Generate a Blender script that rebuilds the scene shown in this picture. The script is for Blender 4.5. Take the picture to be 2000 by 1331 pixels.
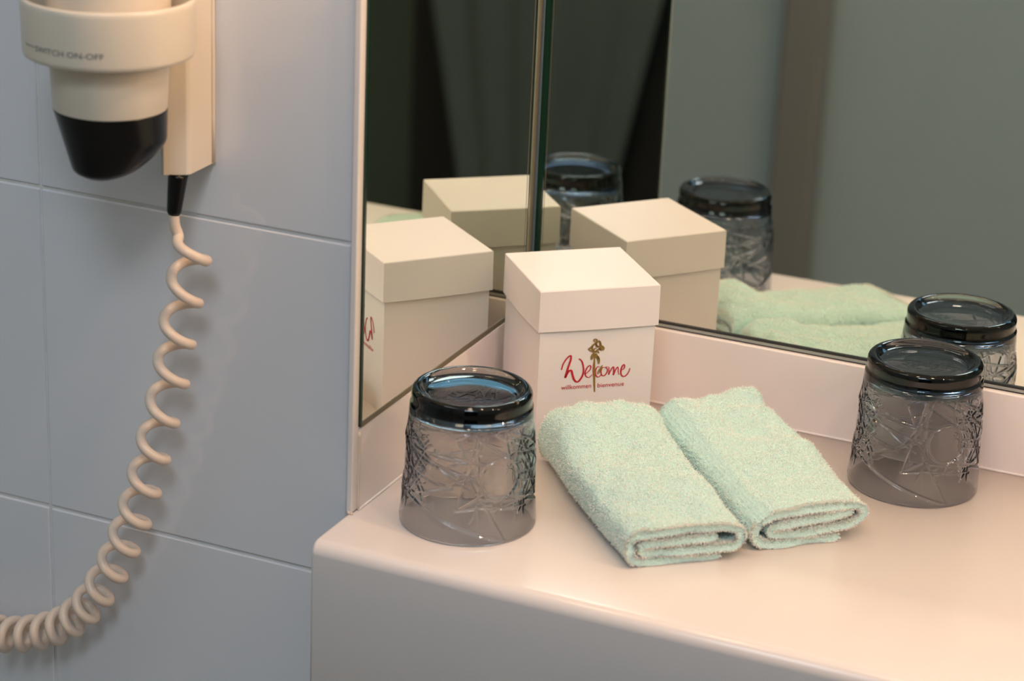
import bpy, bmesh, math, random
import numpy as np
from mathutils import Vector, Matrix
random.seed(4); rng = np.random.default_rng(7)
C = bpy.context.scene.collection
for o in list(bpy.data.objects): bpy.data.objects.remove(o)
PI = math.pi

# ------------------------------------------------------------------ camera
F = 4446.65
r_ = Vector((0.91370545, 0.40416603, 0.04233407)); u_ = Vector((-0.17787896, 0.30410571, 0.93588396)); f_ = Vector((-0.36537848, 0.86265261, -0.34975568))
cd = bpy.data.cameras.new('camera'); cam = bpy.data.objects.new('camera', cd); C.objects.link(cam)
M = Matrix((r_, u_, -f_)).transposed().to_4x4(); M.translation = Vector((0.58457, -1.40876, 0.59683)); cam.matrix_world = M
cd.sensor_fit = 'HORIZONTAL'; cd.sensor_width = 36; cd.lens = 36 * F / 2000
cd.dof.use_dof = True; cd.dof.focus_distance = 1.46; cd.dof.aperture_fstop = 6.5; cd.clip_start = .01
bpy.context.scene.camera = cam

# ------------------------------------------------------------------ world, lights, exposure
w = bpy.data.worlds.new('world'); bpy.context.scene.world = w; w.use_nodes = True
w.node_tree.nodes['Background'].inputs[0].default_value = (.55, .62, .72, 1); w.node_tree.nodes['Background'].inputs[1].default_value = .05
vs = bpy.context.scene.view_settings; vs.view_transform = 'Standard'; vs.look = 'None'; vs.gamma = 1; vs.exposure = 0; vs.use_curve_mapping = False
bpy.context.scene.cycles.max_bounces = 24; bpy.context.scene.cycles.transmission_bounces = 20; bpy.context.scene.cycles.glossy_bounces = 12
bpy.context.scene.cycles.blur_glossy = 0.3
WARM = (1, .66, .40); COOL = (.80, .90, 1)
def spot(name, loc, tgt, e, col, rad, size=140, blend=.6):
    l = bpy.data.lights.new(name, 'SPOT'); l.energy = e; l.color = col; l.shadow_soft_size = rad; l.spot_size = math.radians(size); l.spot_blend = blend
    o = bpy.data.objects.new(name, l); o.location = loc; C.objects.link(o)
    o.rotation_euler = (Vector(tgt) - Vector(loc)).to_track_quat('-Z', 'Y').to_euler(); return o
def area(name, loc, tgt, e, col, sx, sy):
    l = bpy.data.lights.new(name, 'AREA'); l.energy = e; l.color = col; l.shape = 'RECTANGLE'; l.size = sx; l.size_y = sy
    o = bpy.data.objects.new(name, l); o.location = loc; C.objects.link(o)
    o.rotation_euler = (Vector(tgt) - Vector(loc)).to_track_quat('-Z', 'Y').to_euler(); return o
def bulb(name, loc, e, col, rad):
    l = bpy.data.lights.new(name, 'POINT'); l.energy = e; l.color = col; l.shadow_soft_size = rad
    o = bpy.data.objects.new(name, l); o.location = loc; C.objects.link(o); return o
for x, e in ((.09, 1.9), (.27, 2.3), (.52, 2.6), (.80, 3.0), (1.10, 3.4), (1.42, 3.8)):    # row of warm bulbs over the vanity
    bulb('vanity_lamp', (x, -.352, .68), e * 1.16, WARM, .024)
area('ceiling_lamp', (.55, -1.75, 1.6), (.2, -.6, 0), 12, COOL, .5, .5)
area('ceiling_lamp', (-.5, -1.0, 1.6), (-.4, -1.1, 0), 2, COOL, .5, .5)

# ------------------------------------------------------------------ helpers
def tag(o, label=None, cat=None, group=None, kind=None):
    if label: o['label'] = label
    if cat: o['category'] = cat
    if group: o['group'] = group
    if kind: o['kind'] = kind
    return o
def empty(name, loc, rz=0):
    o = bpy.data.objects.new(name, None); o.location = loc; o.rotation_euler = (0, 0, rz); o.empty_display_size = .02; C.objects.link(o); return o
def link(name, me, mat, parent=None, smooth=True):
    o = bpy.data.objects.new(name, me); C.objects.link(o)
    if mat is not None and not me.materials: me.materials.append(mat)
    for p in me.polygons: p.use_smooth = smooth
    if parent: o.parent = parent; bpy.context.view_layer.update(); o.matrix_parent_inverse = Matrix()
    return o
def mesh(name, v, f):
    me = bpy.data.meshes.new(name); me.from_pydata([tuple(map(float, p)) for p in v], [], f); me.update(); return me
def boxmesh(name, x0, x1, y0, y1, z0, z1, bev=0, seg=3):
    bm = bmesh.new(); bmesh.ops.create_cube(bm, size=1)
    for v in bm.verts: v.co = Vector(((x0+x1)/2 + v.co.x*(x1-x0), (y0+y1)/2 + v.co.y*(y1-y0), (z0+z1)/2 + v.co.z*(z1-z0)))
    if bev: bmesh.ops.bevel(bm, geom=bm.edges[:], offset=bev, segments=seg, profile=.5, affect='EDGES')
    me = bpy.data.meshes.new(name); bm.to_mesh(me); bm.free(); return me
def box(name, x0, x1, y0, y1, z0, z1, mat, parent=None, bev=0, seg=3):
    o = link(name, boxmesh(name, x0, x1, y0, y1, z0, z1, bev, seg), mat, parent, smooth=bool(bev))
    if bev: autosm(o)
    return o
def autosm(o):
    m = o.modifiers.new('wn', 'WEIGHTED_NORMAL'); m.keep_sharp = True
def tube(name, pts, rad, mat, parent=None, nseg=12):
    P = np.array(pts, float); n = len(P); R = np.broadcast_to(np.asarray(rad, float), (n,))
    T = np.gradient(P, axis=0); T /= np.linalg.norm(T, axis=1)[:, None]
    a = np.array([0, 0, 1.]) if abs(T[0][2]) < .9 else np.array([1., 0, 0]); N = np.cross(T[0], a); N /= np.linalg.norm(N)
    V = []
    for i in range(n):
        N = N - T[i]*(N@T[i]); N /= np.linalg.norm(N); B = np.cross(T[i], N)
        for k in range(nseg):
            t = 2*PI*k/nseg; V.append(P[i] + R[i]*(math.cos(t)*N + math.sin(t)*B))
    Fc = [(i*nseg+k, i*nseg+(k+1) % nseg, (i+1)*nseg+(k+1) % nseg, (i+1)*nseg+k) for i in range(n-1) for k in range(nseg)]
    Fc += [tuple(range(nseg))[::-1], tuple((n-1)*nseg+k for k in range(nseg))]
    return link(name, mesh(name, V, Fc), mat, parent)
def lathe(name, prof, mat, parent=None, n=96, xy=(0, 0), closed=False):
    V = []; Fc = []
    for (r, z) in prof:
        for k in range(n): t = 2*PI*k/n; V.append((xy[0]+r*math.cos(t), xy[1]+r*math.sin(t), z))
    m = len(prof)
    for i in range(m if closed else m-1):
        j = (i+1) % m
        for k in range(n): Fc.append((i*n+k, i*n+(k+1) % n, j*n+(k+1) % n, j*n+k))
    return link(name, mesh(name, V, Fc), mat, parent)
def prism(name, poly, z0, z1, mat, parent=None, bev=0):
    bm = bmesh.new(); a = [bm.verts.new((x, y, z0)) for x, y in poly]; b = [bm.verts.new((x, y, z1)) for x, y in poly]
    n = len(poly); bm.faces.new(a[::-1]); bm.faces.new(b)
    for i in range(n): bm.faces.new((a[i], a[(i+1) % n], b[(i+1) % n], b[i]))
    bmesh.ops.recalc_face_normals(bm, faces=bm.faces[:])
    if bev: bmesh.ops.bevel(bm, geom=bm.edges[:], offset=bev, segments=3, profile=.5, affect='EDGES')
    me = bpy.data.meshes.new(name); bm.to_mesh(me); bm.free()
    o = link(name, me, mat, parent, smooth=bool(bev))
    if bev: autosm(o)
    return o

def mat(name, col, rough=.5, metal=0, spec=.5, bump=0, bscale=200, var=0, vscale=8, sss=0, coat=0, transmission=0, ior=1.5):
    m = bpy.data.materials.new(name); m.use_nodes = True; nt = m.node_tree; b = nt.nodes['Principled BSDF']
    b.inputs['Base Color'].default_value = (*col, 1); b.inputs['Roughness'].default_value = rough; b.inputs['Metallic'].default_value = metal
    b.inputs['Specular IOR Level'].default_value = spec; b.inputs['Coat Weight'].default_value = coat; b.inputs['Coat Roughness'].default_value = .05
    b.inputs['Transmission Weight'].default_value = transmission; b.inputs['IOR'].default_value = ior
    if sss: b.inputs['Subsurface Weight'].default_value = sss; b.inputs['Subsurface Scale'].default_value = .004
    tc = nt.nodes.new('ShaderNodeTexCoord')
    if var:
        n = nt.nodes.new('ShaderNodeTexNoise'); n.inputs['Scale'].default_value = vscale; n.inputs['Detail'].default_value = 4; nt.links.new(tc.outputs['Object'], n.inputs['Vector'])
        r = nt.nodes.new('ShaderNodeMapRange'); r.inputs[3].default_value = 1-var; r.inputs[4].default_value = 1+var; nt.links.new(n.outputs['Fac'], r.inputs[0])
        h = nt.nodes.new('ShaderNodeVectorMath'); h.operation = 'SCALE'; h.inputs[0].default_value = col; nt.links.new(r.outputs[0], h.inputs['Scale']); nt.links.new(h.outputs[0], b.inputs['Base Color'])
    if bump:
        n = nt.nodes.new('ShaderNodeTexNoise'); n.inputs['Scale'].default_value = bscale; n.inputs['Detail'].default_value = 3; nt.links.new(tc.outputs['Object'], n.inputs['Vector'])
        k = nt.nodes.new('ShaderNodeBump'); k.inputs['Strength'].default_value = 1; k.inputs['Distance'].default_value = bump; nt.links.new(n.outputs['Fac'], k.inputs['Height']); nt.links.new(k.outputs[0], b.inputs['Normal'])
    return m
M_tile = mat('glazed_tile', (.79, .795, .84), .07, bump=.00025, bscale=14, var=.02, vscale=3)
M_grout = mat('grout', (.80, .77, .75), .9, bump=.0003, bscale=300, var=.15, vscale=60)
M_counter = mat('solid_surface', (.87, .785, .765), .22, spec=.4, var=.015, vscale=5, bump=.0001, bscale=20)
M_trim = mat('trim_white', (.82, .76, .74), .35, var=.03, vscale=30)
M_caulk = mat('caulk', (.74, .62, .50), .6, bump=.0003, bscale=400, var=.1, vscale=80)
M_mirror = mat('silvered_glass', (.82, .86, .79), 0.0, metal=1, spec=.5)
M_gedge = mat('glass_edge', (.004, .03, .018), .15)
M_gap = mat('mirror_channel', (.16, .135, .09), .5, var=.25, vscale=120)
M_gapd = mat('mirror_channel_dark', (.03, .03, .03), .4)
M_gapl = mat('mirror_channel_pale', (.35, .36, .34), .3)
M_bevel = mat('bevel_glint', (.62, .62, .50), .1, metal=.6)  # pale colour stands in for the bright reflection along the mirror bevel
M_card = mat('card', (.88, .79, .785), .42, spec=.4, bump=.00004, bscale=500, var=.01, vscale=40)
M_red = mat('red_ink', (.55, .004, .02), .4)
M_gold = mat('gold_ink', (.30, .17, .035), .4, metal=.1)
M_plastic = mat('cream_plastic', (.80, .70, .58), .30, spec=.45, bump=.00003, bscale=300)
M_black = mat('black_plastic', (.003, .0025, .003), .28, spec=.35)
M_cord = mat('cord_plastic', (.86, .70, .58), .32, sss=.15)
M_print = mat('grey_print', (.10, .10, .10), .6)
M_wallgrey = mat('grey_wall', (.46, .54, .55), .55, var=.03, vscale=2)
M_dark = mat('dark_cloth', (.095, .115, .118), .9, var=.12, vscale=3)
M_vdark = mat('dark_door', (.06, .08, .065), .7)
M_black2 = mat('shadow_black', (.012, .012, .012), .9)
M_floor = mat('floor_tile', (.30, .29, .27), .4, var=.1, vscale=6)
M_ceil = mat('ceiling_paint', (.75, .75, .73), .8, var=.02)
M_post = mat('shower_post', (.27, .245, .225), .4)
M_stain = mat('brown_stain', (.45, .28, .12), .5)

def glass_mat():
    m = bpy.data.materials.new('smoked_glass'); m.use_nodes = True; nt = m.node_tree; nt.nodes.clear()
    g = nt.nodes.new('ShaderNodeBsdfGlass'); g.inputs['Roughness'].default_value = 0; g.inputs['IOR'].default_value = 1.5; g.inputs['Color'].default_value = (1, 1, 1, 1)
    tr = nt.nodes.new('ShaderNodeBsdfTransparent'); mx = nt.nodes.new('ShaderNodeMixShader'); mx.inputs[0].default_value = 1.0
    nt.links.new(tr.outputs[0], mx.inputs[1]); nt.links.new(g.outputs[0], mx.inputs[2])
    v = nt.nodes.new('ShaderNodeVolumeAbsorption'); v.inputs['Color'].default_value = (.36, .41, .49, 1); v.inputs['Density'].default_value = 185
    o = nt.nodes.new('ShaderNodeOutputMaterial'); nt.links.new(mx.outputs[0], o.inputs['Surface']); nt.links.new(v.outputs[0], o.inputs['Volume']); return m
M_glass = glass_mat()
def terry_mat():
    m = mat('mint_terry', (.62, .85, .80), .95, spec=.1); nt = m.node_tree; b = nt.nodes['Principled BSDF']  # tealer than the pile: shade deep in the loops put into the colour
    b.inputs['Sheen Weight'].default_value = .25; b.inputs['Sheen Roughness'].default_value = .5
    tc = nt.nodes.new('ShaderNodeTexCoord'); n = nt.nodes.new('ShaderNodeTexVoronoi'); n.inputs['Scale'].default_value = 900; nt.links.new(tc.outputs['Object'], n.inputs['Vector'])
    n2 = nt.nodes.new('ShaderNodeTexNoise'); n2.inputs['Scale'].default_value = 500; nt.links.new(tc.outputs['Object'], n2.inputs['Vector'])
    ad = nt.nodes.new('ShaderNodeMath'); nt.links.new(n.outputs['Distance'], ad.inputs[0]); nt.links.new(n2.outputs['Fac'], ad.inputs[1])
    k = nt.nodes.new('ShaderNodeBump'); k.inputs['Strength'].default_value = 1; k.inputs['Distance'].default_value = .0006; nt.links.new(ad.outputs[0], k.inputs['Height']); nt.links.new(k.outputs[0], b.inputs['Normal'])
    return m
M_terry = terry_mat()
M_pile = mat('lit_pile', (.93, .91, .85), .95, spec=.1)  # paler than the cloth below: light caught on the tips painted in

# ------------------------------------------------------------------ setting
YW = -.26115; YF = -.31491; HB = .05545
def struct(o): o['kind'] = 'structure'; return o
struct(box('floor', -1.3, 2.3, -2.1, .12, -.90, -.85, M_floor))
struct(box('ceiling', -1.3, 2.3, -2.1, .12, 1.70, 1.75, M_ceil))
struct(box('wall_back', -.008, 2.3, .012, .12, -.85, 1.70, M_wallgrey))
struct(box('wall_right', 2.2, 2.3, -2.0, .012, -.85, 1.70, M_wallgrey))
struct(box('wall_side', -1.3, -1.2, -2.0, YW, -.85, 1.70, M_wallgrey))
# wall behind the camera with a doorway and a transom window above it
wf = struct(box('wall_front', -1.3, .42, -2.1, -2.0, -.85, 1.70, M_wallgrey))
box('wall_panel', 1.36, 2.3, -2.1, -2.0, -.85, 1.70, M_wallgrey, wf)
box('wall_panel', .42, 1.36, -2.1, -2.0, 1.40, 1.70, M_wallgrey, wf)
dr = struct(box('door_1', .42, 1.36, -2.09, -2.06, -.85, 1.10, M_vdark))
wn = struct(box('window_1', .42, 1.36, -2.08, -2.05, 1.10, 1.14, M_trim))
sky = bpy.data.materials.new('daylit_pane'); sky.use_nodes = True; sb = sky.node_tree.nodes['Principled BSDF']
sb.inputs['Base Color'].default_value = (.02, .02, .02, 1); sb.inputs['Emission Color'].default_value = (.28, .62, 1, 1); sb.inputs['Emission Strength'].default_value = 3.0
box('pane', .46, 1.32, -2.075, -2.06, 1.14, 1.38, sky, wn)
struct(box('trim_1', -.385, -.315, -2.0, -1.94, -.85, 1.70, M_post, bev=.012))
# dark cloth hanging at the door behind the camera, gathered towards its hem, over a black sheet put in for the shadow wedges
cl = empty('hanging_cloth', (.82, -1.97, -.80)); tag(cl, 'dark grey cloth tapering over a black shadow sheet, blurred in the mirror corner', 'cloth')
def drape(name, y, fn, m):
    V = []; nu, nz = 48, 30
    for j in range(nz+1):
        z = 1.75*j/nz; a, b = fn(z-.80)
        for i in range(nu+1): V.append((a+(b-a)*i/nu-.82, y+.006*math.sin(i*.7+z), z))
    Fc = [(j*(nu+1)+i, j*(nu+1)+i+1, (j+1)*(nu+1)+i+1, (j+1)*(nu+1)+i) for j in range(nz) for i in range(nu)]
    o = link(name, mesh(name, V, Fc), m, cl); sm = o.modifiers.new('s', 'SOLIDIFY'); sm.thickness = .006; return o
drape('front_panel', 0, lambda z: (.82-min(.30, max(.10, .14+.20*(z+.55))), .82+min(.30, max(.10, .14+.20*(z+.55)))), M_dark)
drape('shadow_panel', -.04, lambda z: (.52, 1.08), M_black2)

# tiled wall, a solid block; its tiles are pieces
XT = -.0080; TW = .22136; Z1 = .17263
wl = struct(box('wall_left', -1.3, -.0062, YW+.0012, .12, -.85, 1.70, M_grout))
tile_me = {}
def tile(x0, x1, z0, z1):
    key = (round(x1-x0, 4), round(z1-z0, 4))
    if key not in tile_me: tile_me[key] = boxmesh('tile', 0, x1-x0, -.0014, .006, 0, z1-z0, .0014, 4); tile_me[key].materials.append(M_tile)
    o = link('tile', tile_me[key], None, wl); autosm(o); o.location = (x0, YW + .0014, z0)
    o.location.y += random.uniform(-.0001, .0001); o.rotation_euler = (random.uniform(-.0012, .0012), 0, random.uniform(-.0012, .0012)); return o
g = .0009
for c in range(5):
    for r in range(-3, 6):
        x1 = XT - c*TW; z1 = Z1 + r*TW
        tile(x1-TW+g, x1-g*.5, z1-TW+g, z1-g)
# narrow tile edge profile beside the mirror
pe = struct(box('trim_2', -.0050, -.0008, YW-.0068, YW+.02, .0005, 1.6, M_trim, bev=.0009))

# vanity counter
van = empty('vanity_counter', (0, 0, 0)); tag(van, 'cream solid vanity counter with rounded front edge', 'counter')
def rounded_counter():
    bm = bmesh.new(); bmesh.ops.create_cube(bm, size=1)
    x0, x1, y0, y1, z0, z1 = -.0044, 1.9, YF, .0115, -.30, 0
    for v in bm.verts: v.co = Vector(((x0+x1)/2 + v.co.x*(x1-x0), (y0+y1)/2 + v.co.y*(y1-y0), (z0+z1)/2 + v.co.z*(z1-z0)))
    ed = [e for e in bm.edges if (all(abs(v.co.y-y0) < 1e-5 and abs(v.co.z-z1) < 1e-5 for v in e.verts))]
    bmesh.ops.bevel(bm, geom=ed, offset=.0085, segments=8, profile=.5, affect='EDGES')
    ed = [e for e in bm.edges if all(abs(v.co.x-x0) < 1e-5 for v in e.verts) and not all(abs(v.co.y-y1) < 1e-4 for v in e.verts) and not all(abs(v.co.z-z0) < 1e-4 for v in e.verts)]
    bmesh.ops.bevel(bm, geom=ed, offset=.003, segments=4, profile=.5, affect='EDGES')
    me = bpy.data.meshes.new('countertop'); bm.to_mesh(me); bm.free(); return me
# the slab: split so that it does not run through the tiled wall
ct = link('countertop', rounded_counter(), M_counter, van); autosm(ct)
tag(box('upstand', .0, 1.9, 0, .0118, .0002, HB, M_counter, None, bev=.0013), 'long cream upstand behind the towels under the right mirror', 'upstand')
tag(box('upstand', -.0058, .0, YW+.0012, -.0002, .0002, HB, M_counter, None, bev=.0011), 'short cream upstand under the left mirror behind the left tumbler', 'upstand')
# caulk lines
tube('caulk_bead', [(x, -.0004, .0006) for x in np.linspace(0, 1.9, 60)], .0009, M_counter, van, 8)
tube('caulk_bead', [(.0003, y, .0006) for y in np.linspace(YW, 0, 30)], .0009, M_counter, van, 8)
tube('caulk_bead', [(-.0002, YW+.0006, z) for z in np.linspace(.001, HB-.003, 20)], .0009, M_caulk, pe, 8)
tube('caulk_bead', [(x, YW-.0070 + .0004*math.sin(x*3000), .0006) for x in np.linspace(-.0040, .0, 10)], .0010, M_caulk, van, 8)

# mirrors
def mirror(rootname, label, loc, rz, x0, x1, z0, z1, yoff):
    root = empty(rootname, loc, rz); tag(root, label, 'mirror'); return root
GAP = .0035; MZ = 1.05
# right mirror: reflecting plane turned by -ra about z through (0, .0041)
mr = mirror('mirror_panel', 'large right mirror panel on the rear wall above the counter', (0, .0041, 0), .00617, 0, 1, 0, 1, 0)
box('mirror_pane', .0046, 1.88, 0, .004, HB+GAP, MZ, M_mirror, mr)
box('glass_edge', .0002, .0045, -.0010, .004, HB+GAP, MZ, M_gedge, mr)
box('lower_edge', .0046, 1.88, -.0012, .004, HB+GAP-.0008, HB+GAP+.0009, M_gapd, mr)
box('channel', .0046, 1.88, -.0026, .004, HB+.0012, HB+GAP-.0008, M_gapl, mr)
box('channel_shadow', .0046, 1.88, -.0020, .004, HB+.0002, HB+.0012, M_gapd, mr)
# left mirror: plane through (-.00076, 0)
ml = mirror('mirror_panel', 'narrow left mirror panel on the niche side wall beside the tiles', (-.00076, 0, 0), .00354, 0, 1, 0, 1, 0)
box('mirror_pane', -.004, 0, YW+.0020, -.0075, HB+GAP, MZ, M_mirror, ml)
box('glass_edge', -.004, .0006, YW-.0004, YW+.0018, HB+.0010, MZ, M_gedge, ml)
box('channel', -.004, .0004, YW+.0018, -.0002, HB+.0002, HB+GAP, M_gap, ml)
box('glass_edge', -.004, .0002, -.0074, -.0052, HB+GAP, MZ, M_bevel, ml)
box('glass_edge', -.004, .0002, -.0050, -.0006, HB+GAP, MZ, M_gap, ml)
box('bevel_line', -.0039, .0001, -.0128, -.0122, HB+GAP, MZ, M_gap, ml)

# ------------------------------------------------------------------ gift box
ang = .70867; SX = .0830; H = .1106; LH = .0282
gb = empty('gift_box', (.06097+.0006, -.0586-.0012, 0), ang); tag(gb, 'white card gift box with printed welcome lettering standing in the mirror corner', 'box')
def shell(name, sx, sy, z0, z1, bow, flare, m, parent, top=True):
    # card box: rounded corner, sides bow out slightly
    n = 14; ring = []
    for k in range(4):
        a = [(-1, -1), (1, -1), (1, 1), (-1, 1)][k]; b = [(-1, -1), (1, -1), (1, 1), (-1, 1)][(k+1) % 4]
        for i in range(n):
            t = i/n; x = a[0]+(b[0]-a[0])*t; y = a[1]+(b[1]-a[1])*t; ring.append((x, y, k, math.sin(PI*t)))
    zs = [z0 + (z1-z0)*i/6 for i in range(6)] + [z1-.0006, z1]
    V = []; L = len(ring)
    for z in zs:
        f = (z1-z)/(z1-z0)
        ins = .0005 if z == z1 else 0
        for (x, y, k, s) in ring:
            nx, ny = [(0, -1), (1, 0), (0, 1), (-1, 0)][k]; bb = bow*s*f
            V.append((x*(sx/2-ins+flare*f) + nx*bb, y*(sy/2-ins+flare*f) + ny*bb, z))
    Fc = [(i*L+k, i*L+(k+1) % L, (i+1)*L+(k+1) % L, (i+1)*L+k) for i in range(len(zs)-1) for k in range(L)]
    Fc.append(tuple((len(zs)-1)*L+k for k in range(L)))
    # inner skirt to show card thickness
    b0 = len(V); 
    for (x, y, k, s) in ring:
        nx, ny = [(0, -1), (1, 0), (0, 1), (-1, 0)][k]
        V.append((x*(sx/2+flare-.0006)+nx*bow*s, y*(sy/2+flare-.0006)+ny*bow*s, z0))
    for (x, y, k, s) in ring: V.append((x*(sx/2-.0010), y*(sy/2-.0010), z0+.006))
    Fc += [(b0+k, b0+(k+1) % L, (k+1) % L, k) for k in range(L)] + [(b0+L+k, b0+L+(k+1) % L, b0+(k+1) % L, b0+k) for k in range(L)]
    return link(name, mesh(name, V, Fc), m, parent, smooth=False)
shell('box_body', SX-.0030, SX-.0050, 0, H-.003, .0003, 0, M_card, gb)
shell('lid', SX, SX-.002, H-LH, H, .0010, .0002, M_card, gb)
yf = -(SX-.0050)/2 - .0004
def ribbon(name, strokes, wid, m, parent, lift=.0):
    V = []; Fc = []
    for st, wd in strokes:
        P = np.array(st, float)/1000
        # Catmull-Rom smoothing
        Q = []
        for i in range(len(P)-1):
            p0, p1, p2, p3 = P[max(i-1, 0)], P[i], P[i+1], P[min(i+2, len(P)-1)]
            for t in np.linspace(0, 1, 6, endpoint=False):
                Q.append(.5*((2*p1)+(-p0+p2)*t+(2*p0-5*p1+4*p2-p3)*t*t+(-p0+3*p1-3*p2+p3)*t**3))
        Q.append(P[-1]); Q = np.array(Q); T = np.gradient(Q, axis=0); T /= np.linalg.norm(T, axis=1)[:, None]+1e-12
        N = np.stack([-T[:, 1], T[:, 0]], 1); n = len(Q); b = len(V)
        for i in range(n):
            ww = wd*(1 if wid is None else wid)*(.55+.45*math.sin(PI*min(1, (i+.5)/n*1.0)))*(.75+.5*abs(T[i][1]))
            for s in (1, -1): V.append((Q[i][0]+s*N[i][0]*ww, yf-lift, Q[i][1]+s*N[i][1]*ww))
        Fc += [(b+2*i, b+2*i+1, b+2*i+3, b+2*i+2) for i in range(n-1)]
    return link(name, mesh(name, V, Fc), m, parent, smooth=False)
S = {'W': [(-24.12, 54.51), (-23.36, 57.95), (-21.62, 61.31), (-19.4, 63.76), (-18.05, 64.01), (-17.99, 61.49), (-19.07, 57.64), (-20.32, 52.93), (-21.17, 48.84), (-20.03, 51.6), (-18.43, 53.67), (-17.13, 53.36), (-16.35, 50.9), (-15.08, 47.3), (-13.25, 45.33), (-11.55, 45.73), (-9.56, 48.65), (-8.68, 52.1), (-9.03, 56.06), (-10.18, 59.63), (-11.77, 61.27), (-12.64, 61.46)], 'e1': [(-7.42, 50.25), (-5.85, 51.46), (-4.03, 53.52), (-3.72, 55.68), (-5.04, 56.13), (-6.65, 54.14), (-7.47, 51.13), (-6.78, 48.89), (-4.99, 47.8), (-3.52, 48.44), (-2.51, 49.68)], 'l': [(-1.62, 60.34), (-1.89, 55.99), (-1.71, 50.72), (-1.13, 46.73)], 'c': [(2.58, 54.8), (0.85, 54.92), (-0.21, 52.37), (0.1, 49.27), (1.49, 47.63), (2.97, 48.19), (4.39, 49.84)], 'o': [(6.51, 54.08), (4.78, 54.2), (3.69, 52.09), (4.22, 48.97), (5.99, 48.32), (7.62, 50.05), (8.11, 52.65), (6.72, 54.28), (8.44, 54.38)], 'm': [(9.01, 54.34), (9.25, 51.69), (9.21, 48.83), (10.34, 51.61), (11.72, 53.93), (12.51, 53.65), (12.57, 50.57), (12.58, 48.37), (13.61, 51.38), (14.98, 53.7), (15.68, 52.99), (15.84, 50.34), (16.49, 48.31)], 'e2': [(17.53, 51.1), (19.63, 52.27), (20.16, 54.21), (19.44, 55.27), (18.24, 53.69), (17.65, 50.65), (18.16, 47.97), (19.98, 46.73), (21.88, 47.7), (23.27, 49.81), (24.06, 52.39)]}
ribbon('welcome_lettering', [(v, {'W': .62, 'e2': .45}.get(k, .38)) for k, v in S.items()], .001, M_red, gb, .00005)
G = {'stem': [(-1.64, 64.27), (-1.43, 58.58), (-1.16, 52.43), (-0.78, 45.82), (-0.43, 41.39), (-0.02, 37.17)], 'f1': [(-1.27, 72.73), (-2.61, 73.69), (-2.03, 74.73), (-0.71, 74.21), (-0.41, 72.67), (-1.42, 71.65), (-2.66, 70.87), (-4.07, 69.23), (-5.31, 68.44), (-5.71, 67.82), (-4.8, 66.88), (-3.25, 66.12), (-1.93, 65.6)], 'f2': [(-0.41, 72.67), (0.86, 73.02), (1.79, 71.87), (1.89, 70.13), (0.43, 69.36), (-0.72, 70.74), (-0.39, 72.45)], 'f3': [(0.82, 73.68), (1.98, 72.29), (2.54, 70.08), (3.89, 69.12), (4.63, 67.55), (3.17, 66.77), (1.4, 67.55), (0.15, 66.76), (-1.51, 65.79), (-2.41, 66.5), (-2.06, 67.78), (-0.38, 68.54)], 'f4': [(1.75, 68.83), (3.53, 67.84)], 'f4b': [(0.94, 68.01), (2.71, 67.24)], 'f5': [(-1.21, 71.64), (-0.46, 69.85), (0.89, 68.89)], 'f6': [(-3.26, 70.04), (-3.57, 67.89), (-2.42, 66.72)], 'l1': [(-1.9, 65.16), (-2.88, 63.49), (-3.49, 61.35), (-3.14, 60.45)], 'l2': [(-1.01, 64.66), (-0.02, 62.41), (1.4, 60.13), (1.59, 57.06)], 'l3': [(-1.28, 65.55), (0.21, 65.89), (1.57, 64.7)], 'l4': [(0.17, 62.84), (1.11, 61.46), (1.62, 60.12)], 'b1': [(0.89, 50.53), (2.28, 52.63), (3.86, 55.14), (4.68, 55.88)], 'b2': [(1.65, 52.23), (3.15, 52.56), (4.32, 54.67)], 'b3': [(1.16, 49.64), (2.79, 51.27), (3.55, 52.97)]}
ribbon('flower_print', [(v, {'f4': .75, 'f4b': .6, 'l1': .55, 'l2': .6, 'l4': .5, 'stem': .42, 'b1': .25, 'b2': .25, 'b3': .25}.get(k, .42)*1.45) for k, v in G.items()], .001, M_gold, gb, .0001)
def text_mesh(txt, width=None, height=None, bold=0):
    cu = bpy.data.curves.new('t', 'FONT'); cu.body = txt; cu.size = 1; cu.resolution_u = 3; cu.offset = bold
    o = bpy.data.objects.new('t', cu); C.objects.link(o); bpy.context.view_layer.update()
    me = bpy.data.meshes.new_from_object(o.evaluated_get(bpy.context.evaluated_depsgraph_get())); bpy.data.objects.remove(o)
    xs = [v.co.x for v in me.vertices]; x0, x1 = min(xs), max(xs); s = width/(x1-x0) if width else height/.7; sy = height/.7 if height else s
    for v in me.vertices: v.co.x = (v.co.x-x0)*s; v.co.y *= sy
    me.materials.clear(); return me
for txt, x0, z0, wd in (('willkommen', -23.7, 40.4, 21.0), ('bienvenue', 1.8, 40.2, 18.6)):
    me = text_mesh(txt, wd/1000, .0031, .004)
    for v in me.vertices: v.co = Vector((x0/1000+v.co.x, yf-.00008, z0/1000+v.co.y))
    link('greeting_lettering', me, M_red, gb, smooth=False)

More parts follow.
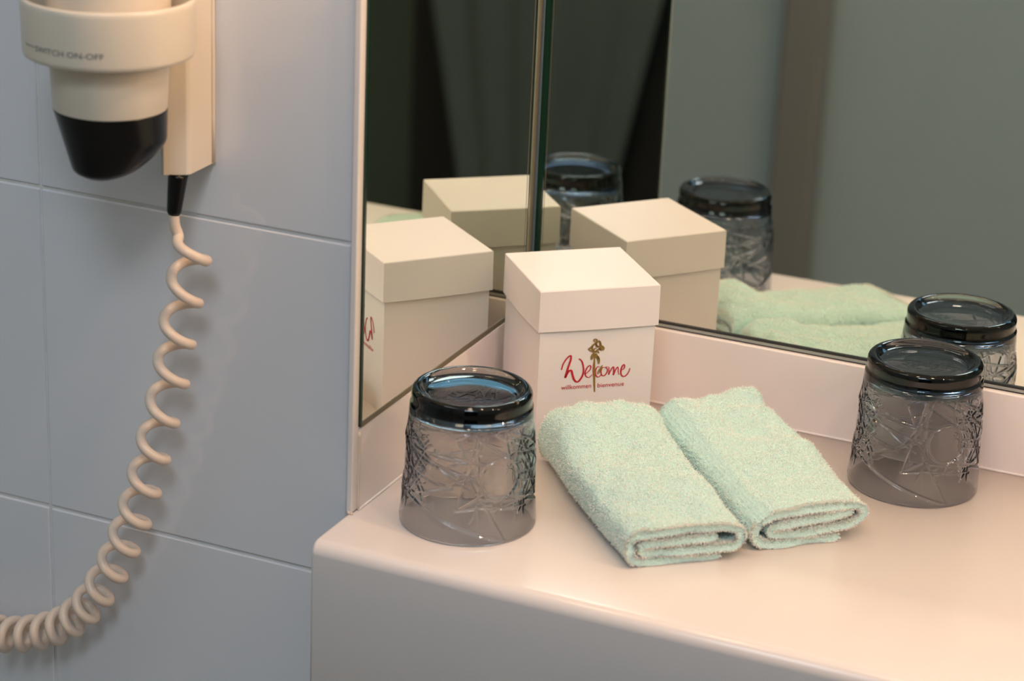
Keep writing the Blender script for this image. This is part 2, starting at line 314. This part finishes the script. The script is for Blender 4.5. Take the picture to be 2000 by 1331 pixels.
# ------------------------------------------------------------------ tumblers
SEG = [(-78.0, 29.6, 32.5, 1.6), (-80.1, 44.5, -14.9, 36.7), (-80.1, 57.9, 5.8, 44.1), (-80.1, 70.2, -44.8, 58.5), (-44.8, 58.5, 6.9, 73.0), (6.9, 73.0, 28.2, 81.2), (-56.4, 57.0, 49.7, 50.4), (-80.1, 40.4, -38.1, 31.6), (-38.1, 31.6, 20.0, 50.2), (-38.1, 31.6, -13.5, 37.8), (0.1, 45.2, 32.5, 1.6), (-9.4, 23.1, 6.9, 73.0), (-10.2, 65.9, 12.0, 34.9), (6.8, 73.9, 9.0, 13.2), (18.7, 78.2, -2.6, 43.2), (0.6, 37.3, -42.0, 55.0), (12.1, 32.9, -10.7, 22.1), (24.9, 81.6, 80.1, 29.0), (80.1, 59.9, 34.0, 4.3), (31.6, 81.8, 46.2, 7.9), (47.2, 75.1, 79.6, 18.9), (56.9, 73.1, 21.5, 14.2), (75.1, 63.4, 35.9, 56.1), (49.6, 61.5, 80.1, 45.5), (80.1, 45.5, 37.1, 9.8), (45.4, 56.4, 80.1, 22.9), (56.9, 51.8, 52.4, 0.3), (80.1, 29.0, 19.7, 22.3), (52.2, 31.7, 34.1, 1.3), (12.2, 29.9, 79.8, 21.9), (6.9, 25.2, 57.0, 20.3), (-10.7, 22.1, 21.0, 26.2), (-42.0, 55.0, 7.5, 63.0), (-31.5, 58.8, 19.9, 52.2), (-17.7, 50.4, 10.6, 58.9), (4.2, 69.0, 35.9, 56.1), (12.7, 74.7, 39.4, 63.5), (-26.7, 73.4, -44.8, 58.5), (12.1, 32.9, 2.1, 15.4), (7.7, 59.0, -16.3, 36.6)]
def tumbler_mesh():
    nth, nz = 600, 230
    RM = .0395; th = np.linspace(0, 2*PI, nth, endpoint=False); zz = np.linspace(.0015, .0765, nz)
    A, Z = np.meshgrid(th, zz)
    s = A*RM*1000; z = Z*1000; per = 120*PI/180*RM*1000
    disp = np.zeros_like(s); circ_mask = np.ones_like(s)
    # three-fold repeated cut pattern
    sgn = np.zeros_like(s)
    cut = np.zeros_like(s)
    for k, (u0, z0, u1, z1) in enumerate(SEG):
        a0 = math.radians(u0)*RM*1000; a1 = math.radians(u1)*RM*1000
        for rep in range(-1, 5):
            ax, bx = a0+rep*per, a1+rep*per
            dx, dz = bx-ax, z1-z0; L2 = dx*dx+dz*dz
            if max(ax, bx) < -6 or min(ax, bx) > 6+2*PI*RM*1000: continue
            t = np.clip(((s-ax)*dx+(z-z0)*dz)/L2, 0, 1)
            d = np.hypot(s-ax-t*dx, z-z0-t*dz)
            wd = 1.5 if k in (0, 1, 2, 3) else .85; dep = 1.15 if k in (0, 1, 2, 3) else .95
            low = 1 if k in (0, 1, 10) else np.clip((z-13)/6, 0, 1)
            cut = np.maximum(cut, dep*np.clip(1-d/wd, 0, 1)*low)
            if k in (0, 1, 2, 4, 8, 10, 14, 17, 21, 24):      # facet levels on the two sides of a long cut
                side = np.clip(((s-ax)*(-dz)+(z-z0)*dx)/math.sqrt(L2)/2.5, -1, 1)*np.exp(-(np.maximum(0, d-2)/7)**2)
                sgn += side*(.13 if k % 2 else -.13)
    plain = np.clip((z-66)/6, 0, 1)            # smooth collar under the base
    # circles
    cm = np.zeros_like(s)
    for rep in range(-1, 5):
        cs = math.radians(28.8)*RM*1000+rep*per; d = np.hypot(s-cs, z-42.7); rr = 12.2
        inside = np.clip((rr-d)/.5, 0, 1); cm = np.maximum(cm, inside)
        disp = np.where(d < rr, -.45*(1-(d/rr)**2)-.55, disp)
        cut = np.where(d < rr, 0, cut); cut = np.maximum(cut, 1.25*np.clip(1.15-np.abs(d-rr-.2)/.9, 0, 1))
        # smooth arched plate upper left
        cs2 = math.radians(-27)*RM*1000+rep*per; e = np.hypot((s-cs2)/9.5, (z-66.5)/6.5)
        cut = np.where(e < 1, cut*.0, cut)
    back = np.clip((52-np.abs(np.degrees(A)-182))/14, 0, 1)*np.clip((58-z)/8, 0, 1); cut *= 1-.85*back     # the cuts are sparser on one side
    tot = (disp*cm + sgn*(1-cm)*(1-plain) - cut*(1-plain)*np.clip((z-.5)/2, 0, 1))/1000
    R0 = .0425 + (.0378-.0425)*(Z/.0765)**1.0 + .0009*np.clip((Z-.030)/.01, 0, 1)*np.clip((.066-Z)/.01, 0, 1)
    R = R0 + tot
    rings = [(R[i], np.full(nth, zz[i])) for i in range(nz)]
    one = np.ones(nth)
    for (r, zc) in ((.0375, .0772), (.03690, .0780), (.03670, .0792), (.03680, .0804)): rings.append((one*r, one*zc))
    for k in range(1, 17):      # rounded ring of the thick base: outer side, crown, inner side
        t = -PI/9 + k/16*(PI*.90); rings.append((one*(.03340+.0036*math.cos(t)), one*(.0835+.0042*math.sin(t))))
    for (r, zc) in ((.0285, .0846), (.0270, .0841), (.022, .0838), (.012, .0836), (.0003, .0836)): rings.append((one*r, one*zc))
    n_outer = len(rings)
    inner = [(.0003, .0748), (.012, .0748), (.022, .0747), (.0295, .0742), (.0330, .0730), (.0347, .0708), (.0355, .067), (.0360, .062)]
    inner += [(.0360+(.0401-.0360)*(1-z_/.062), z_) for z_ in np.linspace(.056, .004, 12)] + [(.04035, .0015), (.0407, .0005), (.0413, .0), (.0420, .0005)]
    for (r, zc) in inner: rings.append((one*r, one*zc))
    Rr = np.array([a for a, b in rings]); Zr = np.array([b for a, b in rings]); m = len(rings)
    V = np.stack([Rr*np.cos(th), Rr*np.sin(th), Zr], -1).reshape(-1, 3)
    i = np.arange(m)[:, None]; k = np.arange(nth)[None]; j = (i+1) % m; k2 = (k+1) % nth
    # skip the join between the two poles (tiny discs): leave hub holes closed by bridging quads of zero area
    Fq = np.stack([i*nth+k, i*nth+k2, j*nth+k2, j*nth+k], -1)
    keep = np.ones(m, bool); keep[n_outer-1] = False
    Fq = Fq[keep].reshape(-1, 4)
    me = bpy.data.meshes.new('tumbler'); nv = len(V); nf = len(Fq)
    f = Fq.tolist(); f.append([int((n_outer-1)*nth+q) for q in range(nth)]); f.append([int(n_outer*nth+q) for q in range(nth)][::-1])
    me.from_pydata(V.tolist(), [], f); me.update(); return me
tme = tumbler_mesh(); tme.materials.append(M_glass)
def tumbler(x, y, label):
    o = bpy.data.objects.new('glass_tumbler', tme); C.objects.link(o)
    az = math.atan2(-1.40876-y, .58457-x)      # cut circle turned towards the room like its twin
    o.location = (x, y, .0003); o.rotation_euler = (0, 0, az); tag(o, label, 'glass', 'upturned cut-glass tumblers on the counter'); return o
for p in tme.polygons: p.use_smooth = True
tumbler(.06395, -.23762, 'smoked cut-glass tumbler upside down at the counter corner, left of the towels')
tumbler(.29569, -.04544, 'smoked cut-glass tumbler upside down by the rear mirror, right of the towels')

# ------------------------------------------------------------------ towels
def chaikin(P, n=3):
    for _ in range(n):
        Q = [P[0]]
        for a, b in zip(P[:-1], P[1:]): Q += [.75*a+.25*b, .25*a+.75*b]
        P = np.array(Q+[P[-1]])
    return P
def resample(P, n):
    d = np.r_[0, np.cumsum(np.linalg.norm(np.diff(P, axis=0), axis=1))]; t = np.linspace(0, d[-1], n)
    return np.stack([np.interp(t, d, P[:, 0]), np.interp(t, d, P[:, 1])], 1)
def vnoise(x, y, seed):      # smooth value noise
    r = np.random.default_rng(seed); T = r.random((64, 64)); xi = np.floor(x).astype(int); yi = np.floor(y).astype(int); fx = x-xi; fy = y-yi
    fx = fx*fx*(3-2*fx); fy = fy*fy*(3-2*fy); g_ = lambda a, b: T[a % 64, b % 64]
    return (g_(xi, yi)*(1-fx)+g_(xi+1, yi)*fx)*(1-fy)+(g_(xi, yi+1)*(1-fx)+g_(xi+1, yi+1)*fx)*fy
def towel(name, back, front, w0, w1, h0, h1, seed, path, label, band_side, shear=0.0):
    back = np.array(back); front = np.array(front); L = np.linalg.norm(front-back); e2 = (front-back)/L; e1 = np.array([-e2[1], e2[0]])
    root = empty(name, (back[0], back[1], 0)); tag(root, label, 'towel', 'mint hand towels folded on the counter')
    half = .0024
    W = (w0+w1)/2; Hh = (h0+h1)/2
    P = np.array(path, float)*np.array([W/2-half, 1]); nC = 420
    # centre line in metres, z measured 0..1
    Pm = P.copy(); Pm[:, 1] = Pm[:, 1]*h1
    Pm = resample(chaikin(Pm, 3), nC)
    T = np.gradient(Pm, axis=0); T /= np.linalg.norm(T, axis=1)[:, None]; N = np.stack([-T[:, 1], T[:, 0]], 1)
    nV = 260; vv = np.linspace(0, 1, nV)
    th_end = np.minimum(1, np.minimum(np.arange(nC), np.arange(nC)[::-1])/6.0)**.5
    offs = np.r_[np.ones(nC), -np.ones(nC)]*np.r_[th_end, th_end[::-1]]*half
    loopP = np.r_[Pm, Pm[::-1]]; loopN = np.r_[N, N[::-1]]; loop = loopP + loopN*offs[:, None]
    nrm2 = loopN*np.sign(offs+1e-12)[:, None]
    n2 = 2*nC
    sv = loop[:, 0][None, :]*np.ones((nV, 1)); zv = loop[:, 1][None, :]*np.ones((nV, 1)); v = vv[:, None]
    prof = h1 + (h0-h1)*(1-v)**1.25
    edge = np.clip(v/.13, 0, 1); edge = np.sqrt(1-(1-edge)**2); prof = prof*(.62+.38*edge)
    wv = (w0+(w1-w0)*v)/W
    big = (vnoise(sv*38+5, v*5.5+seed, seed)-.5)*.0058 + (vnoise(sv*90, v*13, seed+1)-.5)*.0022
    top = np.clip(zv/h1, 0, 1)**1.5
    dome = 1 - .10*(np.abs(sv)/(W/2))**3*top
    Zc = zv/h1*prof*dome + big*top*(prof/h1)*(.8+.8*(1-v))
    Sc = sv*wv*(1+.0*v) + (vnoise(v*6+0*sv, zv*0+seed, seed+2)-.5)*.004
    Vl = v*L + (vnoise(sv*60, zv*200+seed, seed+3)-.5)*.0035*(np.where(v > .5, (v-.5)*2, (.5-v)*2)) + shear*sv
    # terry relief
    rel = rng.normal(0, .00022, sv.shape) + (vnoise(sv*700+zv*300, v*L*700, seed+4)-.5)*.0007
    # woven border band with ribs along one side of the upper face
    if band_side:
        arc = np.arange(n2)/nC; 
    Nx = nrm2[:, 0][None]; Nz = nrm2[:, 1][None]
    Sc = Sc + Nx*rel; Zc = Zc + Nz*rel
    Zc = np.maximum(Zc, .0004)
    X = Sc[..., None]*e1 + Vl[..., None]*e2
    V = np.concatenate([X, Zc[..., None]], -1)
    if band_side:
        # rib grooves: sink vertices whose position across the top lies in the band
        cond = (loop[:, 1] > h1*.35)[None] & (Nz + .9*np.abs(Nx) > .5)
        sn = sv/(W/2)
        rib = ((sn > -.93) & (sn < -.70)) & cond
        V[..., 2] -= np.where(rib, (.0008+.0008*np.cos((sn+.93)/.0575*2*PI)), 0)
    nverts = V.reshape(-1, 3)
    a = np.arange(nV-1)[:, None]; k = np.arange(n2)[None]; k2 = (k+1) % n2
    Fq = np.stack([a*n2+k, (a+1)*n2+k, (a+1)*n2+k2, a*n2+k2], -1).reshape(-1, 4).tolist()
    for base, flip in ((0, 0), ((nV-1)*n2, 1)):
        for i in range(nC-1):
            q = [base+i, base+i+1, base+n2-2-i, base+n2-1-i]; Fq.append(q[::-1] if not flip else q)
    me = mesh('folded_cloth', nverts, Fq)
    body = link('folded_cloth', me, M_terry, root)
    # pile: short loops standing off the cloth
    G1 = V; du = np.roll(G1, -1, 1)-np.roll(G1, 1, 1); dv = np.gradient(G1, axis=0); nn = np.cross(dv, du); nn /= np.linalg.norm(nn, axis=-1)[..., None]+1e-12
    outn = np.concatenate([(nrm2[:, 0][None]*np.ones((nV, 1)))[..., None]*e1, (nrm2[:, 1][None]*np.ones((nV, 1)))[..., None]], -1)
    sg = np.sign((nn*outn).sum(-1)); nn = nn*sg[..., None]
    N_ = 130000; ii = rng.integers(0, nV, N_); kk = rng.integers(0, n2, N_)
    # more tufts round both open ends
    ne = 14000; ii[:ne] = nV-1-rng.integers(0, 5, ne); ii[ne:ne+8000] = rng.integers(0, 5, 8000)
    B0 = G1[ii, kk] + rng.normal(0, .0003, (N_, 3)); D = nn[ii, kk] + rng.normal(0, .55, (N_, 3))
    D[:ne] += np.r_[e2*.8, 0]; D[ne:ne+8000] -= np.r_[e2*.8, 0]
    D /= np.linalg.norm(D, axis=1)[:, None]; ln = rng.uniform(.0007, .0017, N_)[:, None]
    if band_side: ln[rib[ii, kk]] = .00005
    sd = np.cross(D, rng.normal(0, 1, (N_, 3))); sd /= np.linalg.norm(sd, axis=1)[:, None]; hw = .00022
    tip = B0 + D*ln; tip[:, 2] = np.maximum(tip[:, 2], .0004); B0[:, 2] = np.maximum(B0[:, 2], .0004)
    VV = np.stack([B0-sd*hw, B0+sd*hw, tip], 1).reshape(-1, 3)
    me2 = bpy.data.meshes.new('terry_pile'); me2.vertices.add(3*N_); me2.vertices.foreach_set('co', VV.astype(np.float32).ravel())
    me2.loops.add(3*N_); me2.loops.foreach_set('vertex_index', np.arange(3*N_, dtype=np.int32)); me2.polygons.add(N_)
    me2.polygons.foreach_set('loop_start', np.arange(0, 3*N_, 3, dtype=np.int32)); me2.polygons.foreach_set('loop_total', np.full(N_, 3, np.int32)); me2.update(); me2.validate()
    me2.materials.append(M_pile); p = bpy.data.objects.new('terry_pile', me2); C.objects.link(p); p.parent = body; p['kind'] = 'stuff'
    return root
PL = [(.62, .10), (.3, .10), (-.4, .11), (-.85, .12), (-.99, .30), (-.99, .62), (-.93, .86), (-.6, .91), (0, .90), (.6, .91), (.90, .88), (1.0, .70), (.98, .46), (.86, .34), (.5, .36), (0, .35), (-.5, .33), (-.76, .36), (-.80, .50), (-.72, .62), (-.3, .61), (.2, .62), (.55, .66)]
PR = [(.55, .12), (.2, .10), (-.4, .10), (-.82, .12), (-.99, .32), (-.97, .66), (-.85, .86), (-.5, .91), (0, .90), (.6, .92), (.92, .90), (1.0, .74), (.96, .54), (.8, .40), (.4, .38), (-.1, .32), (-.55, .33), (-.74, .42), (-.70, .58), (-.3, .62), (.2, .64), (.6, .72), (.78, .72)]
towel('folded_towel', (.0965, -.1090), (.2035, -.2335), .078, .077, .0425, .0245, 3, PL, 'mint terry towel, the left of the pair, in front of the gift box', False)
towel('folded_towel', (.1515, -.0550), (.2645, -.1705), .077, .080, .0430, .0255, 11, PR, 'mint terry towel, the right of the pair, with ribbed woven border', True)

# ------------------------------------------------------------------ hair dryer and holder
AX = -.1212; AY = YW-.082
hol = empty('dryer_holder', (AX, YW, .25)); tag(hol, 'cream plastic wall holder with round ring and curly cord on the tiles', 'holder')
def loc(p): return (p[0]-AX, p[1]-YW, p[2]-.25)
poly = [(-.1012, YW-.0004), (-.1002, YW-.030), (-.1014, YW-.0325), (-.1128, YW-.0405), (-.1150, YW-.0395), (-.1150, YW-.0004)]
mt = prism('mount_arm', [(x-AX, y-YW) for x, y in poly], (.2083)-.25, .52-.25, M_plastic, hol, bev=.0008)
# its underside rises towards the wall
for v in mt.data.vertices:
    if v.co.z < -.04: v.co.z += 0.0002
tube('back_lip', [loc((-.1006, YW-.0035, z)) for z in np.linspace(.2100, .52, 12)], .0012, M_plastic, hol, 8)
cx, cy = AX-AX, AY-YW
ring = [(.0452, .2908), (.0466, .2900), (.0476, .2906), (.0482, .2930), (.0489, .3195), (.0490, .3220), (.0482, .3232), (.0468, .3232), (.0460, .3220), (.0440, .2925), (.0446, .2912)]
lathe('holder_ring', [(r, z-.25) for r, z in ring], M_plastic, hol, 128, (cx, cy), closed=True)
# shelf inside the ring that carries the dryer
lathe('ring_seat', [(.0352, .293-.25), (.0450, .293-.25), (.0450, .296-.25), (.0352, .296-.25)], M_plastic, hol, 96, (cx, cy), closed=True)
box('ring_bracket', .006, .0205, cy+.0445, -.0320, .2935-.25, .320-.25, M_plastic, hol, bev=.002)
# printed switch lettering wrapped round the ring
def ringr(z): return .0482+(z-.2930)/(.3195-.2930)*(.0489-.0482)+.00015
cam_az = math.atan2(-1.40876-AY, .58457-AX)
def ringpos(s_mm, z):      # s measured along the ring from the point facing the camera, + to the viewer's right
    a = cam_az + s_mm/48.; r = ringr(z); return (cx+r*math.cos(a), cy+r*math.sin(a), z-.25)
me = text_mesh('SWITCH ON-OFF', .0435, .0032, .002)
bm = bmesh.new(); bm.from_mesh(me); bmesh.ops.subdivide_edges(bm, edges=[e for e in bm.edges if e.calc_length() > .0015], cuts=2); bm.to_mesh(me); bm.free()
for v in me.vertices: v.co = Vector(ringpos(-46.5+v.co.x*1000, .2975+v.co.y))
link('switch_lettering', me, M_print, hol, smooth=False)
V = []
for i in range(9):
    s = -58+i*1.3; z = .2992-.0*i; V += [ringpos(s, z), ringpos(s, z+.0005)]
link('switch_mark', mesh('m', V, [(2*i, 2*i+2, 2*i+3, 2*i+1) for i in range(8)]), M_print, hol, smooth=False)
# strain relief and curly cord
def relp(a): return [loc(p) for p in a]
sr0 = np.array([-.1073, YW-.033, .2075]); sr1 = np.array([-.1092, YW-.035, .1838])
pts = [sr0+(sr1-sr0)*t for t in np.linspace(-.05, 1, 14)]
tube('strain_relief', [loc(p) for p in pts], [.0061-.0017*t for t in np.linspace(0, 1, 13)]+[.0036], M_black, hol, 24)
CC = [(-0.0985, -0.2932, 0.1611), (-0.1054, -0.2922, 0.1309), (-0.1113, -0.2912, 0.1026), (-0.1174, -0.2882, 0.0748), (-0.1254, -0.2872, 0.0464), (-0.1331, -0.2862, 0.0194), (-0.1406, -0.2852, -0.0059), (-0.1489, -0.2842, -0.0293), (-0.1581, -0.2832, -0.0511), (-0.1682, -0.2822, -0.0719), (-0.1795, -0.2812, -0.0915), (-0.1903, -0.2812, -0.1061), (-0.2014, -0.2812, -0.1176), (-0.2139, -0.2812, -0.1264), (-0.2271, -0.2812, -0.1328), (-0.2409, -0.2812, -0.1379), (-0.2547, -0.2812, -0.1413), (-0.2689, -0.2812, -0.1426), (-0.2827, -0.2812, -0.1414), (-0.2965, -0.2812, -0.1382), (-0.3102, -0.2812, -0.133)]
CC = np.array(CC); n = len(CC)-1
tt = np.linspace(-.5, n, 1400); Cx = np.stack([np.interp(np.maximum(tt, 0), np.arange(n+1), CC[:, k]) for k in range(3)], 1)
ker = np.ones(41)/41; pad = lambda a: np.convolve(np.r_[np.full(20, a[0]), a, np.full(20, a[-1])], ker, 'valid')
Cx = np.stack([pad(Cx[:, k]) for k in range(3)], 1)
ext = np.minimum(tt, 0); Cx[:, 2] -= ext*.015; Cx[:, 0] -= ext*.002
T = np.gradient(Cx, axis=0); T /= np.linalg.norm(T, axis=1)[:, None]; NY = np.array([0, -1., 0]); N1 = np.cross(T, NY); N1 /= np.linalg.norm(N1, axis=1)[:, None]
# N1 points to the viewer's right while the cord runs down
sgn = -1 if N1[0][0] < 0 else 1; N1 *= sgn
Rr = .0098*np.clip((tt+.5)/.1, .97, 1)
ph = 2*PI*tt          # right-most at whole turns
HP = Cx + (Rr*np.cos(ph))[:, None]*N1 + (Rr*np.sin(ph))[:, None]*-NY*1.0
lead = [np.array([-.1092, YW-.035, .186]), np.array([-.1090, YW-.035, .1795]), np.array([-.1090, YW-.034, .1745])]
CORD = list(lead)+list(HP[HP.shape[0]*0:]); 
# smooth the join
Cd = np.array(CORD); 
d = np.r_[0, np.cumsum(np.linalg.norm(np.diff(Cd, axis=0), axis=1))]; q = np.linspace(0, d[-1], 1500); Cd = np.stack([np.interp(q, d, Cd[:, k]) for k in range(3)], 1)
ker = np.ones(9)/9
for k in range(3): Cd[:, k] = np.convolve(np.r_[np.full(4, Cd[0, k]), Cd[:, k], np.full(4, Cd[-1, k])], ker, 'valid')
tube('curly_cord', [loc(p) for p in Cd], .0033, M_cord, hol, 14)

hd = empty('hair_dryer', (AX, AY, .22)); tag(hd, 'cream hair dryer with black nozzle hanging in the wall ring', 'hair dryer')
lathe('dryer_body', [(.0001, .30), (.030, .30), (.0348, .285), (.0349, .10), (.0345, .078), (.0340, .070), (.0324, .0392), (.0320, .0385), (.0300, .0385), (.0001, .0385)], M_plastic, hd, 96)
# nozzle: round at the top, squeezed to a slot leaning to the viewer's left
rx, ry = math.cos(cam_az+PI/2), math.sin(cam_az+PI/2); fx, fy = math.cos(cam_az), math.sin(cam_az)
V = []; Fc = []; nn_ = 72; secs = []
for i in range(25):
    t = i/24
    l = -.0324 + .0110*t; rr = .0324 - .0012*t - .0215*max(0, (t-.45)/.55)**1.5
    dd = .0322*(1-.42*t)
    if t > .88: e = (t-.88)/.12; l += .0045*e**2.5; rr -= .0040*e**2.5; dd -= .004*e*e
    secs.append((l, rr, dd, .0390-.0400*t + 0*.006))
for (l, rr, dd, z) in secs:
    for k in range(nn_):
        a = 2*PI*k/nn_; c = (l+rr)/2 + (rr-l)/2*math.cos(a); dz = dd*math.sin(a)
        V.append((c*rx+dz*fx, c*ry+dz*fy, z))
m_ = len(secs)
Fc = [(i*nn_+k, (i+1)*nn_+k, (i+1)*nn_+(k+1) % nn_, i*nn_+(k+1) % nn_) for i in range(m_-1) for k in range(nn_)] + [tuple((m_-1)*nn_+k for k in range(nn_))[::-1], tuple(range(nn_))]
link('nozzle', mesh('nozzle', V, Fc), M_black, hd)
